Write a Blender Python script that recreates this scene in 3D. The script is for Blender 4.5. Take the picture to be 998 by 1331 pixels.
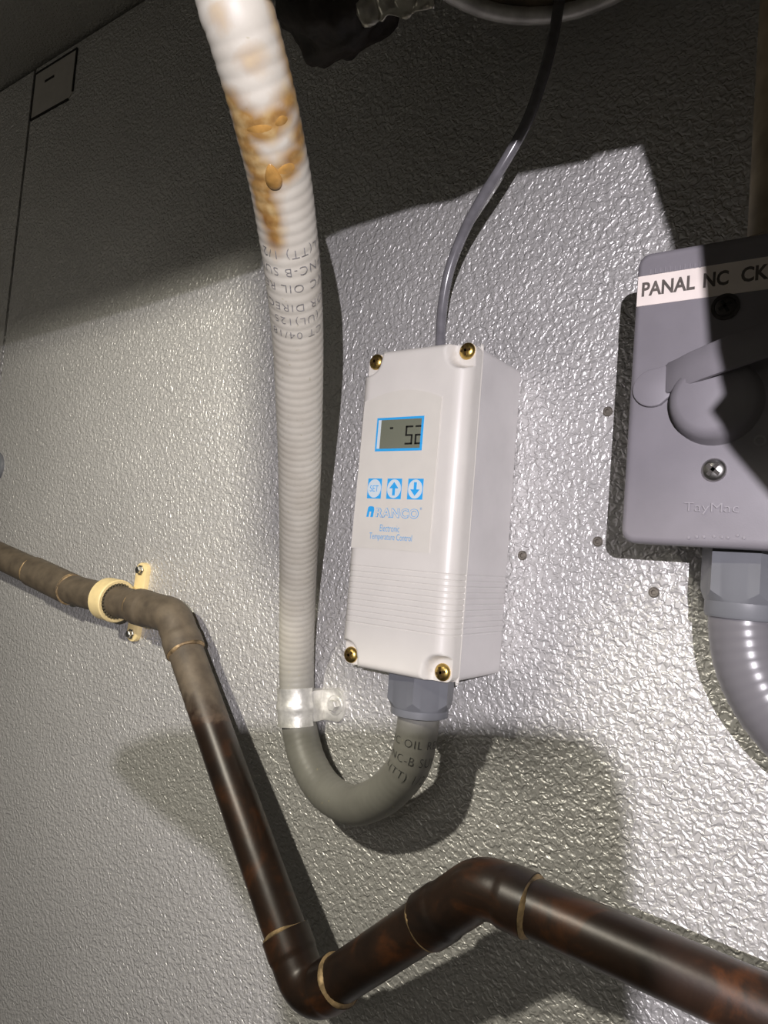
import bpy, bmesh, math, random
import numpy as np
from mathutils import Vector, Matrix, noise

random.seed(7)
for o in list(bpy.data.objects):
    bpy.data.objects.remove(o)
scene = bpy.context.scene
COL = scene.collection

# ------------------------------------------------------------------ camera
# The wall is the plane y = 0, the room is on its -y side, z is up, metres.
F_PX, YAW, PITCH, ROLL = 936.02, .6321, .0583, .0816
CAM = np.array([.2393, -.3555, .0587])


def cam_axes():
    fwd = np.array([-math.sin(YAW) * math.cos(PITCH), math.cos(YAW) * math.cos(PITCH), math.sin(PITCH)])
    right = np.array([math.cos(YAW), math.sin(YAW), 0.])
    up = np.cross(right, fwd)
    c, s = math.cos(ROLL), math.sin(ROLL)
    return np.array([c * right + s * up, -s * right + c * up, fwd])


AX = cam_axes()
cam_data = bpy.data.cameras.new('camera')
cam = bpy.data.objects.new('camera', cam_data)
COL.objects.link(cam)
cam_data.sensor_fit = 'HORIZONTAL'
cam_data.sensor_width = 36.
cam_data.lens = F_PX / 998. * 36.
cam_data.clip_start = .005
cam.matrix_world = Matrix(((AX[0][0], AX[1][0], -AX[2][0], CAM[0]),
                           (AX[0][1], AX[1][1], -AX[2][1], CAM[1]),
                           (AX[0][2], AX[1][2], -AX[2][2], CAM[2]),
                           (0, 0, 0, 1)))
scene.camera = cam

# ------------------------------------------------------------------ world, lights, exposure
world = bpy.data.worlds.new('world')
scene.world = world
world.use_nodes = True
bg = world.node_tree.nodes['Background']
bg.inputs['Color'].default_value = (1., .93, .78, 1)
bg.inputs['Strength'].default_value = .045

vs = scene.view_settings
vs.view_transform = 'Standard'
vs.look = 'None'
vs.exposure = .08
vs.gamma = 1.
vs.use_curve_mapping = False


def lamp(name, loc, target, power, color, radius, angle, blend):
    d = bpy.data.lights.new(name, 'SPOT')
    d.energy = power
    d.color = color
    d.shadow_soft_size = radius
    d.spot_size = math.radians(angle)
    d.spot_blend = blend
    o = bpy.data.objects.new(name, d)
    COL.objects.link(o)
    o.location = loc
    o.rotation_euler = (Vector(target) - Vector(loc)).to_track_quat('-Z', 'Y').to_euler()
    return o


HEAD = (.388, -.60, .12)           # head torch behind and above the lens
lamp('head_torch_light', HEAD, (.07, 0., -.02), 18., (.985, .93, 1.), .0009, 92, 1.)
SIDE = (-.05, -.62, .36)           # warm work lamp, left and higher
lamp('work_lamp_light', SIDE, (-.19, 0., -.04), 15.5, (1., .94, .79), .013, 92, 1.)

room = bpy.data.lights.new('added_left_fill', 'AREA')  # added weak fill for the upper left wall, no real source
room.shape = 'DISK'
room.size = .25
room.energy = .14
room.color = (1., .92, .80)
left_fill_o = bpy.data.objects.new('added_left_fill', room)
COL.objects.link(left_fill_o)
left_fill_o.location = (-1.05, -.62, .46)
left_fill_o.rotation_euler = (Vector((-.55, 0., .30)) - Vector(left_fill_o.location)).to_track_quat('-Z', 'Y').to_euler()

fill = bpy.data.lights.new('added_low_fill', 'AREA')  # added fill that softens the lower wall's shadows, no such lamp there
fill.shape = 'DISK'
fill.size = .4
fill.energy = .8
fill.color = (1., .94, .84)
fill_o = bpy.data.objects.new('added_low_fill', fill)
COL.objects.link(fill_o)
fill_o.location = (.30, -1.15, .32)
fill_o.rotation_euler = (Vector((0., 0., -.15)) - Vector(fill_o.location)).to_track_quat('-Z', 'Y').to_euler()


# ------------------------------------------------------------------ helpers
def at(px, py, y):
    """point of the place seen at a pixel of the photograph, at distance -y from the wall"""
    d = np.array([(px - 499.) / F_PX, -(py - 665.5) / F_PX, 1.]) @ AX
    t = (y - CAM[1]) / d[1]
    return CAM + t * d


ORIGIN = {}


def tag(o, label, cat, group=None):
    o['label'] = label
    o['category'] = cat
    if group:
        o['group'] = group
    return o


def thing(name, label, cat, loc, group=None):
    o = bpy.data.objects.new(name, None)
    o.empty_display_size = .01
    COL.objects.link(o)
    o.location = loc
    ORIGIN[o] = np.array(loc, float)
    return tag(o, label, cat, group)


def obj(name, V, F, mat, parent=None, smooth=True, origin=None, sharp=None):
    V = np.asarray(V, float)
    if parent is not None:
        org = ORIGIN[parent]
    elif origin is not None:
        org = np.asarray(origin, float)
    else:
        org = (V.min(0) + V.max(0)) / 2
    me = bpy.data.meshes.new(name)
    me.from_pydata((V - org).tolist(), [], [tuple(int(i) for i in f) for f in F])
    me.validate()
    bm = bmesh.new()
    bm.from_mesh(me)
    bmesh.ops.recalc_face_normals(bm, faces=bm.faces)
    bm.to_mesh(me)
    bm.free()
    me.materials.append(mat)
    if smooth:
        me.shade_smooth()
        try:
            me.set_sharp_from_angle(angle=math.radians(sharp or 38))
        except Exception:
            pass
    o = bpy.data.objects.new(name, me)
    COL.objects.link(o)
    if parent is not None:
        o.parent = parent
    else:
        o.location = org
    ORIGIN[o] = org
    return o


def structure(o):
    o['kind'] = 'structure'
    return o


def unit(v):
    v = np.asarray(v, float)
    return v / np.linalg.norm(v)


def frame(n, hint=(0, 0, 1)):
    """u, v, n: right handed basis, v as close to hint as possible"""
    n = unit(n)
    h = np.asarray(hint, float)
    if abs(np.dot(unit(h), n)) > .98:
        h = np.array([1., 0, 0])
    v = unit(h - np.dot(h, n) * n)
    u = np.cross(v, n)
    return u, v, n


def box(x0, x1, y0, y1, z0, z1):
    V = [(x, y, z) for x in (x0, x1) for y in (y0, y1) for z in (z0, z1)]
    F = [(0, 1, 3, 2), (4, 6, 7, 5), (0, 4, 5, 1), (2, 3, 7, 6), (0, 2, 6, 4), (1, 5, 7, 3)]
    return V, F


def join(*parts):
    V, F = [], []
    for v, f in parts:
        k = len(V)
        V += [tuple(p) for p in v]
        F += [tuple(i + k for i in q) for q in f]
    return V, F


def smooth_path(P, step):
    P = [np.asarray(p, float) for p in P]
    P = [2 * P[0] - P[1]] + P + [2 * P[-1] - P[-2]]
    out = []
    for i in range(1, len(P) - 2):
        a, b, c, d = P[i - 1:i + 3]
        n = max(2, int(np.linalg.norm(c - b) / step))
        for k in range(n):
            t = k / n
            out.append(.5 * ((2 * b) + (c - a) * t + (2 * a - 5 * b + 4 * c - d) * t * t + (3 * b - a - 3 * c + d) * t ** 3))
    out.append(P[-2])
    # resample evenly
    out = np.array(out)
    s = np.r_[0, np.cumsum(np.linalg.norm(np.diff(out, axis=0), axis=1))]
    m = max(2, int(s[-1] / step))
    q = np.linspace(0, s[-1], m + 1)
    return np.c_[[np.interp(q, s, out[:, k]) for k in range(3)]].T


def frames(path, hint=(0, 0, 1)):
    T = np.gradient(path, axis=0)
    T /= np.linalg.norm(T, axis=1)[:, None]
    u, v, _ = frame(T[0], hint)
    U, W = [u], [v]
    for i in range(1, len(path)):
        u = U[-1] - np.dot(U[-1], T[i]) * T[i]
        u = unit(u)
        U.append(u)
        W.append(np.cross(T[i], u))
    return T, np.array(U), np.array(W)


def tube(path, rad, n=32, caps=True, fr=None):
    path = np.asarray(path, float)
    T, U, W = fr or frames(path)
    V, F = [], []
    m = len(path)
    for i in range(m):
        for k in range(n):
            a = 2 * math.pi * k / n
            r = rad(i, a) if callable(rad) else rad
            V.append(path[i] + r * (math.cos(a) * U[i] + math.sin(a) * W[i]))
    for i in range(m - 1):
        for k in range(n):
            k2 = (k + 1) % n
            F.append((i * n + k, i * n + k2, (i + 1) * n + k2, (i + 1) * n + k))
    if caps:
        F.append(tuple(range(n))[::-1])
        F.append(tuple((m - 1) * n + k for k in range(n)))
    return V, F


def lathe(prof, c, axis, n=32, hint=(0, 0, 1), closed=False):
    """prof: (radius, height along axis)"""
    u, v, w = frame(axis, hint)
    c = np.asarray(c, float)
    V, F, idx = [], [], []
    for r, h in prof:
        if r < 1e-7:
            idx.append([len(V)])
            V.append(c + h * w)
        else:
            idx.append(list(range(len(V), len(V) + n)))
            for k in range(n):
                a = 2 * math.pi * k / n
                V.append(c + h * w + r * (math.cos(a) * u + math.sin(a) * v))
    rings = list(zip(idx[:-1], idx[1:]))
    if closed:
        rings.append((idx[-1], idx[0]))
    for A, B in rings:
        if len(A) == 1 and len(B) == 1:
            continue
        for k in range(n):
            k2 = (k + 1) % n
            if len(A) == 1:
                F.append((A[0], B[k], B[k2]))
            elif len(B) == 1:
                F.append((A[k], A[k2], B[0]))
            else:
                F.append((A[k], A[k2], B[k2], B[k]))
    return V, F


def prism(outline, c, n, thick, hint=(0, 0, 1), bev=0., base=0.):
    """outline (u, v) extruded along n from base to base + thick, front edge bevelled"""
    u, v, w = frame(n, hint)
    c = np.asarray(c, float)
    O = np.array(outline, float)
    N = len(O)
    layers = [(0., base)]
    if bev > 0:
        layers += [(0., base + thick - bev), (bev * .3, base + thick - bev * .3), (bev, base + thick)]
    else:
        layers += [(0., base + thick)]
    # inward offset
    d1 = np.roll(O, -1, 0) - O
    d1 /= np.linalg.norm(d1, axis=1)[:, None] + 1e-12
    d0 = np.roll(d1, 1, 0)
    area = np.sum(O[:, 0] * np.roll(O[:, 1], -1) - O[:, 1] * np.roll(O[:, 0], -1))
    sg = 1 if area > 0 else -1
    nrm = np.c_[-(d0[:, 1] + d1[:, 1]), d0[:, 0] + d1[:, 0]] * sg
    nrm /= np.linalg.norm(nrm, axis=1)[:, None] + 1e-12
    V, F = [], []
    for off, h in layers:
        Q = O + nrm * off
        V += [c + q[0] * u + q[1] * v + h * w for q in Q]
    for i in range(len(layers) - 1):
        for k in range(N):
            k2 = (k + 1) % N
            F.append((i * N + k, i * N + k2, (i + 1) * N + k2, (i + 1) * N + k))
    F.append(tuple(range(N))[::-1])
    F.append(tuple((len(layers) - 1) * N + k for k in range(N)))
    return V, F


def rrect(w, h, r, n=6, cx=0., cy=0.):
    out = []
    for sx, sy, a0 in ((1, 1, 0), (-1, 1, 90), (-1, -1, 180), (1, -1, 270)):
        for k in range(n + 1):
            a = math.radians(a0 + 90 * k / n)
            out.append((cx + sx * (w / 2 - r) + r * math.cos(a), cy + sy * (h / 2 - r) + r * math.sin(a)))
    return out


def circle(r, n=32, sx=1., sy=1., cx=0., cy=0.):
    return [(cx + r * sx * math.cos(2 * math.pi * k / n), cy + r * sy * math.sin(2 * math.pi * k / n)) for k in range(n)]


def text_flat(s, size, bold=0., extrude=0., shear=0., spacing=1., res=3):
    """2D glyph mesh, centred on its box; returns verts (x, y, z), faces, width, height"""
    cu = bpy.data.curves.new('text', 'FONT')
    cu.body = s
    cu.size = size
    cu.offset = bold
    cu.extrude = extrude
    cu.shear = shear
    cu.space_character = spacing
    cu.resolution_u = res
    ob = bpy.data.objects.new('text', cu)
    COL.objects.link(ob)
    dg = bpy.context.evaluated_depsgraph_get()
    me = bpy.data.meshes.new_from_object(ob.evaluated_get(dg))
    V = np.array([v.co[:] for v in me.vertices])
    F = [tuple(p.vertices) for p in me.polygons]
    bpy.data.objects.remove(ob)
    bpy.data.curves.remove(cu)
    bpy.data.meshes.remove(me)
    lo, hi = V.min(0), V.max(0)
    V -= (lo + hi) / 2
    return V, F, hi[0] - lo[0], hi[1] - lo[1]


def text_box(s, x0, x1, z0, z1, y, mat, parent, name='lettering', n=(0, -1, 0), bold=0., extrude=0.00005, shear=0., spacing=1.):
    """text stretched to the given rectangle on a plane facing the room"""
    V, F, w, h = text_flat(s, .01, bold, 0., shear, spacing)
    P = []
    for q in V:
        P.append((x0 + (x1 - x0) * (q[0] / w + .5), y, z0 + (z1 - z0) * (q[1] / h + .5)))
    if extrude:
        k = len(P)
        P2 = [(a, b - extrude, c) for a, b, c in P]
        P, F = P + P2, F + [tuple(i + k for i in f) for f in F]
    return obj(name, P, F, mat, parent, smooth=False)


# ------------------------------------------------------------------ materials
def new_mat(name):
    m = bpy.data.materials.new(name)
    m.use_nodes = True
    nt = m.node_tree
    return m, nt, nt.nodes['Principled BSDF']


def node(nt, kind, **kw):
    n = nt.nodes.new(kind)
    for k, v in kw.items():
        if k in n.inputs:
            n.inputs[k].default_value = v
        else:
            setattr(n, k, v)
    return n


def coords(nt):
    return nt.nodes.new('ShaderNodeTexCoord').outputs['Object']


def ramp(nt, fac, stops):
    r = nt.nodes.new('ShaderNodeValToRGB')
    el = r.color_ramp.elements
    while len(el) < len(stops):
        el.new(.5)
    for e, (p, c) in zip(el, stops):
        e.position = p
        e.color = (*c, 1) if len(c) == 3 else c
    nt.links.new(fac, r.inputs['Fac'])
    return r.outputs['Color']


def noise_tex(nt, vec, scale, detail=3., rough=.5, dist=0.):
    n = node(nt, 'ShaderNodeTexNoise', Scale=scale, Detail=detail, Roughness=rough, Distortion=dist)
    nt.links.new(vec, n.inputs['Vector'])
    return n.outputs['Fac']


def bump(nt, bsdf, h, dist, strength=1.):
    b = node(nt, 'ShaderNodeBump', Strength=strength, Distance=dist)
    nt.links.new(h, b.inputs['Height'])
    nt.links.new(b.outputs['Normal'], bsdf.inputs['Normal'])


def mixc(nt, fac, a, b):
    m = nt.nodes.new('ShaderNodeMix')
    m.data_type = 'RGBA'
    for s, v in ((m.inputs[0], fac), (m.inputs[6], a), (m.inputs[7], b)):
        if isinstance(v, (tuple, list)):
            s.default_value = (*v, 1) if len(v) == 3 else v
        elif isinstance(v, (int, float)):
            s.default_value = v
        else:
            nt.links.new(v, s)
    return m.outputs[2]


def simple(name, col, rough=.5, metal=0., var=.08, scale=120., relief=0., rscale=900., spec=.5):
    m, nt, b = new_mat(name)
    c = coords(nt)
    f = noise_tex(nt, c, scale, 4.)
    lo = tuple(max(0, x * (1 - var)) for x in col)
    hi = tuple(min(1, x * (1 + var)) for x in col)
    nt.links.new(ramp(nt, f, [(.3, lo), (.7, hi)]), b.inputs['Base Color'])
    b.inputs['Roughness'].default_value = rough
    b.inputs['Metallic'].default_value = metal
    b.inputs['Specular IOR Level'].default_value = spec
    if relief:
        bump(nt, b, noise_tex(nt, c, rscale, 2.), relief, .6)
    return m


def stucco(name, col, relief, metal=.55, rough=.4):
    m, nt, b = new_mat(name)
    c = coords(nt)
    worms = noise_tex(nt, c, 350., 1.4, .5, .6)
    h = ramp(nt, worms, [(.36, (0, 0, 0)), (.64, (1, 1, 1))])
    bump(nt, b, h, relief, 1.)
    dirt = noise_tex(nt, c, 9., 5., .6)
    nt.links.new(ramp(nt, dirt, [(.3, tuple(x * .9 for x in col)), (.7, col)]), b.inputs['Base Color'])
    b.inputs['Metallic'].default_value = metal
    b.inputs['Roughness'].default_value = rough
    return m


M = {}
M['wall'] = stucco('embossed_aluminium', (.66, .65, .63), .00062, .44, .40)
M['ceiling'] = stucco('embossed_aluminium_ceiling', (.60, .59, .57), .0005)
M['dark_gap'] = simple('dark_gap', (.02, .02, .018), .9)
M['floor'] = simple('floor', (.2, .19, .17), .8, scale=6.)
M['abs'] = simple('box_plastic', (.67, .645, .585), .38, 0, .03, 60., .00005, 1800.)
M['abs_base'] = simple('box_base_plastic', (.64, .62, .60), .5, 0, .06, 40., .00009, 1400.)
M['label_sheet'] = simple('label_sheet', (.655, .63, .555), .45, 0, .02)
M['blue'] = simple('blue_print', (.03, .38, .80), .45, 0, .03)
M['pale_print'] = simple('pale_print', (.62, .70, .72), .45, 0, .03)
M['lcd'] = simple('lcd_glass', (.17, .18, .13), .25, 0, .04, 30.)
M['lcd_seg'] = simple('lcd_segment', (.012, .012, .01), .4, 0)
M['brass'] = simple('brass', (.60, .42, .13), .34, 1., .25, 400.)
M['brass_dark'] = simple('brass_recess', (.10, .06, .02), .5, .6, .2, 400.)
M['grey_pvc'] = simple('grey_pvc_fitting', (.145, .150, .163), .38, 0, .05, 90.)
M['cover'] = simple('grey_cover', (.215, .203, .22), .5, 0, .07, 55., .00005, 1500.)
M['cover_raise'] = simple('grey_cover_relief', (.28, .265, .285), .5, 0, .07, 200.)
M['box_back'] = simple('grey_back_box', (.24, .235, .25), .5, 0, .07, 55.)
M['tape'] = simple('label_tape', (.80, .72, .66), .5, 0, .05, 90.)
M['ink'] = simple('tape_ink', (.10, .085, .075), .6, 0, .3, 300.)
M['conduit_ink'] = simple('conduit_ink', (.24, .235, .235), .6, 0, .5, 700.)
M['conduit_ink_dark'] = simple('conduit_ink_on_grey', (.05, .05, .048), .6, 0, .5, 700.)
M['steel'] = simple('steel', (.55, .54, .52), .3, 1., .2, 500.)
M['steel_dark'] = simple('steel_recess', (.06, .055, .05), .5, .5, .2, 500.)
M['rust_screw'] = simple('dull_screw', (.20, .18, .15), .5, .6, .35, 900.)
M['galv'] = simple('galvanised', (.66, .65, .60), .42, .55, .22, 220., .0002, 500.)
M['nylon'] = simple('cream_nylon', (.83, .66, .33), .5, 0, .06, 150.)
M['teeth'] = simple('clamp_teeth', (.10, .085, .05), .7, 0)
M['cable'] = simple('cable_jacket', (.16, .155, .165), .2, 0, .15, 200.)
M['foam'] = simple('black_foam', (.020, .014, .010), .62, 0, .6, 60., .0015, 140.)
M['foil'] = simple('foil_tape', (.50, .48, .42), .3, .9, .2, 90., .0008, 160.)
M['pan'] = simple('pan_metal', (.58, .56, .52), .45, .5, .25, 90., .0004, 200.)
M['pan_rust'] = simple('pan_inside', (.09, .065, .035), .7, .1, .5, 70.)
M['sticker'] = simple('sticker_paper', (.60, .57, .53), .5, 0, .06, 80.)
M['blocker'] = simple('blocker_steel', (.28, .28, .28), .5, .4, .1, 20.)
M['torch_plastic'] = simple('torch_black', (.02, .02, .022), .3, 0)
M['rigid'] = simple('rusty_conduit', (.34, .28, .19), .6, .2, .35, 60.)
M['resin'] = simple('resin', (.40, .22, .06), .2, 0, .35, 200.)
M['solder'] = simple('solder_ring', (.30, .21, .11), .55, .4, .7, 160., .0008, 300.)


def copper_mat():
    m, nt, b = new_mat('tarnished_copper')
    c = coords(nt)
    f1 = noise_tex(nt, c, 38., 5., .6, .6)
    f2 = noise_tex(nt, c, 90., 4., .55)
    brown = ramp(nt, f1, [(.30, (.014, .009, .007)), (.52, (.030, .016, .010)), (.66, (.080, .030, .012)), (.76, (.038, .021, .016))])
    dust = ramp(nt, f2, [(.3, (.075, .058, .040)), (.7, (.15, .118, .080))])
    sep = nt.nodes.new('ShaderNodeSeparateXYZ')
    nt.links.new(c, sep.inputs[0])
    mr = node(nt, 'ShaderNodeMapRange')
    mr.inputs['From Min'].default_value = -.026
    mr.inputs['From Max'].default_value = -.012
    add = node(nt, 'ShaderNodeMath', operation='MULTIPLY_ADD')
    nt.links.new(f1, add.inputs[0])
    add.inputs[1].default_value = .06
    nt.links.new(sep.outputs['Z'], add.inputs[2])
    nt.links.new(add.outputs[0], mr.inputs['Value'])
    nt.links.new(mixc(nt, mr.outputs[0], brown, dust), b.inputs['Base Color'])
    rr = node(nt, 'ShaderNodeMapRange')
    rr.inputs['To Min'].default_value = .38
    rr.inputs['To Max'].default_value = .62
    nt.links.new(mr.outputs[0], rr.inputs['Value'])
    nt.links.new(rr.outputs[0], b.inputs['Roughness'])
    b.inputs['Metallic'].default_value = .1
    bump(nt, b, f2, .0003, .5)
    return m


M['copper'] = copper_mat()


def conduit_mat():
    m, nt, b = new_mat('pvc_conduit')
    c = coords(nt)
    age_shade = nt.nodes.new('ShaderNodeAttribute')
    age_shade.attribute_name = 'age_shade'
    st = nt.nodes.new('ShaderNodeAttribute')
    st.attribute_name = 'stain'
    f = noise_tex(nt, c, 60., 4.)
    grey = ramp(nt, f, [(.3, (.19, .185, .165)), (.7, (.235, .23, .205))])  # U bend grey, darkened to carry the shade there
    cream = ramp(nt, f, [(.3, (.56, .525, .44)), (.7, (.65, .62, .53))])
    base = mixc(nt, age_shade.outputs['Fac'], grey, cream)
    f2 = noise_tex(nt, c, 170., 3.)
    amber = ramp(nt, f2, [(.3, (.25, .12, .03)), (.5, (.38, .22, .07)), (.72, (.54, .39, .18))])
    ad = node(nt, 'ShaderNodeMath', operation='MULTIPLY_ADD')
    nt.links.new(f2, ad.inputs[0])
    ad.inputs[1].default_value = .55
    nt.links.new(st.outputs['Fac'], ad.inputs[2])
    mr = node(nt, 'ShaderNodeMapRange')
    mr.inputs['From Min'].default_value = .42
    mr.inputs['From Max'].default_value = 1.12
    nt.links.new(ad.outputs[0], mr.inputs['Value'])
    speck = noise_tex(nt, c, 420., 1.)
    sp = ramp(nt, speck, [(.74, (0, 0, 0)), (.78, (.5, .5, .5))])
    base2 = mixc(nt, sp, base, (.40, .36, .20))
    nt.links.new(mixc(nt, mr.outputs[0], base2, amber), b.inputs['Base Color'])
    b.inputs['Roughness'].default_value = .48
    return m


M['conduit'] = conduit_mat()

# ------------------------------------------------------------------ the setting
CEIL, FLOOR = .541, -1.6
structure(obj('floor', *box(-1.3, .9, -1.6, .06, FLOOR - .05, FLOOR), M['floor'], smooth=False))
structure(obj('ceiling', *box(-1.3, .9, -1.6, .06, CEIL + .003, CEIL + .06), M['ceiling'], smooth=False))
wall = structure(obj('wall_back', *box(-1.3, .9, .03, .06, FLOOR, CEIL + .003), M['dark_gap'], smooth=False))
SEAM = -.527
obj('wall_panel', *box(-1.3, SEAM - .0024, 0, .03, FLOOR, CEIL), M['wall'], wall, smooth=False)
obj('wall_panel', *box(SEAM + .0024, .9, 0, .03, FLOOR, CEIL), M['wall'], wall, smooth=False)


# ------------------------------------------------------------------ screws
def cross(c, n, r, depth, w, rot, hint=(0, 0, 1)):
    u, v, k = frame(n, hint)
    ca, sa = math.cos(rot), math.sin(rot)
    a, b = ca * u + sa * v, -sa * u + ca * v
    parts = []
    for p, q in ((a, b), (b, a)):
        V = []
        for i in (-1, 1):
            for j in (-1, 1):
                for h in (0, depth):
                    V.append(np.asarray(c) + i * r * p + j * w * q + h * k)
        parts.append((V, [(0, 1, 3, 2), (4, 6, 7, 5), (0, 4, 5, 1), (2, 3, 7, 6), (0, 2, 6, 4), (1, 5, 7, 3)]))
    return join(*parts)


def screw(name, c, n, r, h, mat, dark, parent, rot=.3, slot=True):
    prof = [(r, -h * .6), (r, h * .15), (r * .93, h * .45), (r * .75, h * .75), (r * .45, h * .95), (0, h)]
    s = obj(name, *lathe(prof, c, n, 24), mat, parent)
    if slot:
        obj('cross_recess', *cross(np.asarray(c) + unit(n) * h * .55, n, r * .62, h * .50, r * .15, rot), dark, s, smooth=False)
    return s


# ------------------------------------------------------------------ temperature controller
BW, BH, BD, BL = .0658, .165, .060, .0137
Y_SEAM = -(BD - BL)
ctl = thing('temperature_controller', 'off-white plastic temperature controller box with small display and blue buttons', 'controller', (BW / 2, 0, 0))
GROOVES = [.0226 + .0029 * i for i in range(11)]


def groove(z):
    d = min(abs(z - g) for g in GROOVES)
    return .00034 * max(0., 1 - (d / .00045) ** 2)


def shell(section, zs, inset_of, post=None):
    """loft closed xy section along z; inset_of(z) pulls the section inward"""
    S = np.array(section)
    d1 = np.roll(S, -1, 0) - S
    d1 /= np.linalg.norm(d1, axis=1)[:, None] + 1e-12
    d0 = np.roll(d1, 1, 0)
    area = np.sum(S[:, 0] * np.roll(S[:, 1], -1) - S[:, 1] * np.roll(S[:, 0], -1))
    nrm = np.c_[-(d0[:, 1] + d1[:, 1]), d0[:, 0] + d1[:, 0]] * (1 if area > 0 else -1)
    nrm /= np.linalg.norm(nrm, axis=1)[:, None] + 1e-12
    V, F, N = [], [], len(S)
    for z in zs:
        Q = S + nrm * inset_of(z)
        for q in Q:
            p = np.array([q[0], q[1], z])
            V.append(post(p) if post else p)
    for i in range(len(zs) - 1):
        for k in range(N):
            k2 = (k + 1) % N
            F.append((i * N + k, i * N + k2, (i + 1) * N + k2, (i + 1) * N + k))
    F.append(tuple(range(N))[::-1])
    F.append(tuple((len(zs) - 1) * N + k for k in range(N)))
    return V, F


def end_round(z, r):
    e = min(z, BH - z)
    return 0. if e >= r else r - math.sqrt(max(0., r * r - (r - e) ** 2))


def lin(a, b, n):
    return [a + (b - a) * i / n for i in range(n)]


R_E = .0075
sec = [(0, y) for y in lin(Y_SEAM, -(BD - R_E), 5)]
sec += [(R_E - R_E * math.cos(a), -(BD - R_E) - R_E * math.sin(a)) for a in lin(0, math.pi / 2, 10)]
sec += [(x, -BD) for x in lin(R_E, BW - R_E, 46)]
sec += [(BW - R_E + R_E * math.sin(a), -(BD - R_E) - R_E * math.cos(a)) for a in lin(0, math.pi / 2, 10)]
sec += [(BW, y) for y in lin(-(BD - R_E), Y_SEAM, 5)] + [(BW, Y_SEAM)]
zs = sorted(set([round(.0035 * (1 - math.cos(a)), 6) for a in lin(0, math.pi / 2, 7)] +
                [round(BH - .0035 * (1 - math.cos(a)), 6) for a in lin(0, math.pi / 2, 7)] +
                [round(z, 6) for z in np.arange(.0035, BH - .0034, .0008)] + [round(z, 6) for z in np.arange(.0215, .0525, .0002)]))
NOTCH_Y = -.0532


def notch(p):
    best = 1.
    for cx in (0., BW):
        for cz in (0., BH):
            d = ((abs(p[0] - cx) / .0138) ** 3 + (abs(p[2] - cz) / .0140) ** 3) ** (1 / 3)
            best = min(best, d)
    t = max(0., min(1., (best - .80) / .20))
    t = t * t * (3 - 2 * t)
    lim = NOTCH_Y + (-BD - NOTCH_Y) * t
    if p[1] < lim:
        p = np.array([p[0], lim, p[2]])
    return p


obj('lid', *shell(sec, zs, lambda z: end_round(z, .0035) + groove(z), notch), M['abs'], ctl, sharp=60)
ins = .0006
rb = .003
bsec = [(ins, Y_SEAM), (BW - ins, Y_SEAM), (BW - ins, -rb)]
bsec += [(BW - ins - rb + rb * math.cos(a), -rb + rb * math.sin(a)) for a in lin(.2, math.pi / 2, 4)] + [(BW - ins - rb, 0)]
bsec += [(ins + rb, 0)] + [(ins + rb - rb * math.sin(a), -rb + rb * math.cos(a)) for a in lin(.2, math.pi / 2, 4)] + [(ins, -rb)]
obj('base', *shell(bsec, zs, lambda z: end_round(z, .003) * .9 + groove(z)), M['abs_base'], ctl, sharp=60)
# seam bead between lid and base
bead = smooth_path([(BW / 2, Y_SEAM, .0006)] + [(x, Y_SEAM, z) for x, z in
                   [(.004, .0006), (.0014, .0016), (.0006, .004), (.0006, BH / 2), (.0006, BH - .004), (.0014, BH - .0016), (.004, BH - .0006),
                    (BW / 2, BH - .0006), (BW - .004, BH - .0006), (BW - .0014, BH - .0016), (BW - .0006, BH - .004), (BW - .0006, BH / 2),
                    (BW - .0006, .004), (BW - .0014, .0016), (BW - .004, .0006)]] + [(BW / 2, Y_SEAM, .0006)], .002)
obj('seam_bead', *tube(bead, .0008, 8), M['abs'], ctl)

for sx, sz, rot in ((.0050, .1612, .4), (.0608, .1615, .1), (.0042, .0046, .7), (.0606, .0046, .3)):
    screw('screw', (sx, NOTCH_Y, sz), (0, -1, 0), .0043, .0024, M['brass'], M['brass_dark'], ctl, rot)

# label sheet with arched top
lab = [(.0040, .0612), (.0518, .0612), (.0524, .1375)]
for k in range(1, 16):
    t = k / 16
    lab.append((.0524 + (.0052 - .0524) * t, .1375 + .0052 * (1 - (2 * t - 1) ** 2)))
lab.append((.0052, .1375))
YL = -BD - .0003
rim = obj('label_rim', *prism([(x + (.0005 if x > .03 else -.0005), z + (.0005 if z > .1 else -.0005)) for x, z in lab], (0, -BD + .0004, 0), (0, -1, 0), .0006, hint=(0, 0, 1)), M['abs'], ctl, smooth=False)


def fl(o):
    """outline in (x, z) -> prism (u, v) seen from the room: u runs along +x"""
    return o


sheet = obj('label_sheet', *prism(lab, (0, -BD, 0), (0, -1, 0), .00045), M['label_sheet'], ctl, smooth=False)
E_ = .00012
Y1, Y2, Y3 = YL - .00015, YL - .00030, YL - .00045


def plate(name, outline, y, mat, parent, th=.0002):
    return obj(name, *prism(outline, (0, y + th * .5, 0), (0, -1, 0), th), mat, parent, smooth=False)


disp = plate('display_frame', [(.0143, .1113), (.0432, .1113), (.0432, .1287), (.0143, .1287)], Y1 - .0001, M['blue'], sheet, .0003)
lcd = plate('display', [(.0155, .1126), (.0420, .1126), (.0420, .1275), (.0155, .1275)], Y2 - .0001, M['lcd'], sheet, .0002)
obj('display_edge', *join(box(.0155, .0172, Y3 - .0002, Y2 - .0001, .1126, .1275)), M['pale_print'], sheet, smooth=False)
# seven-segment digits, the right one cut off by the frame
YS = Y3 - .00015


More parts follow.
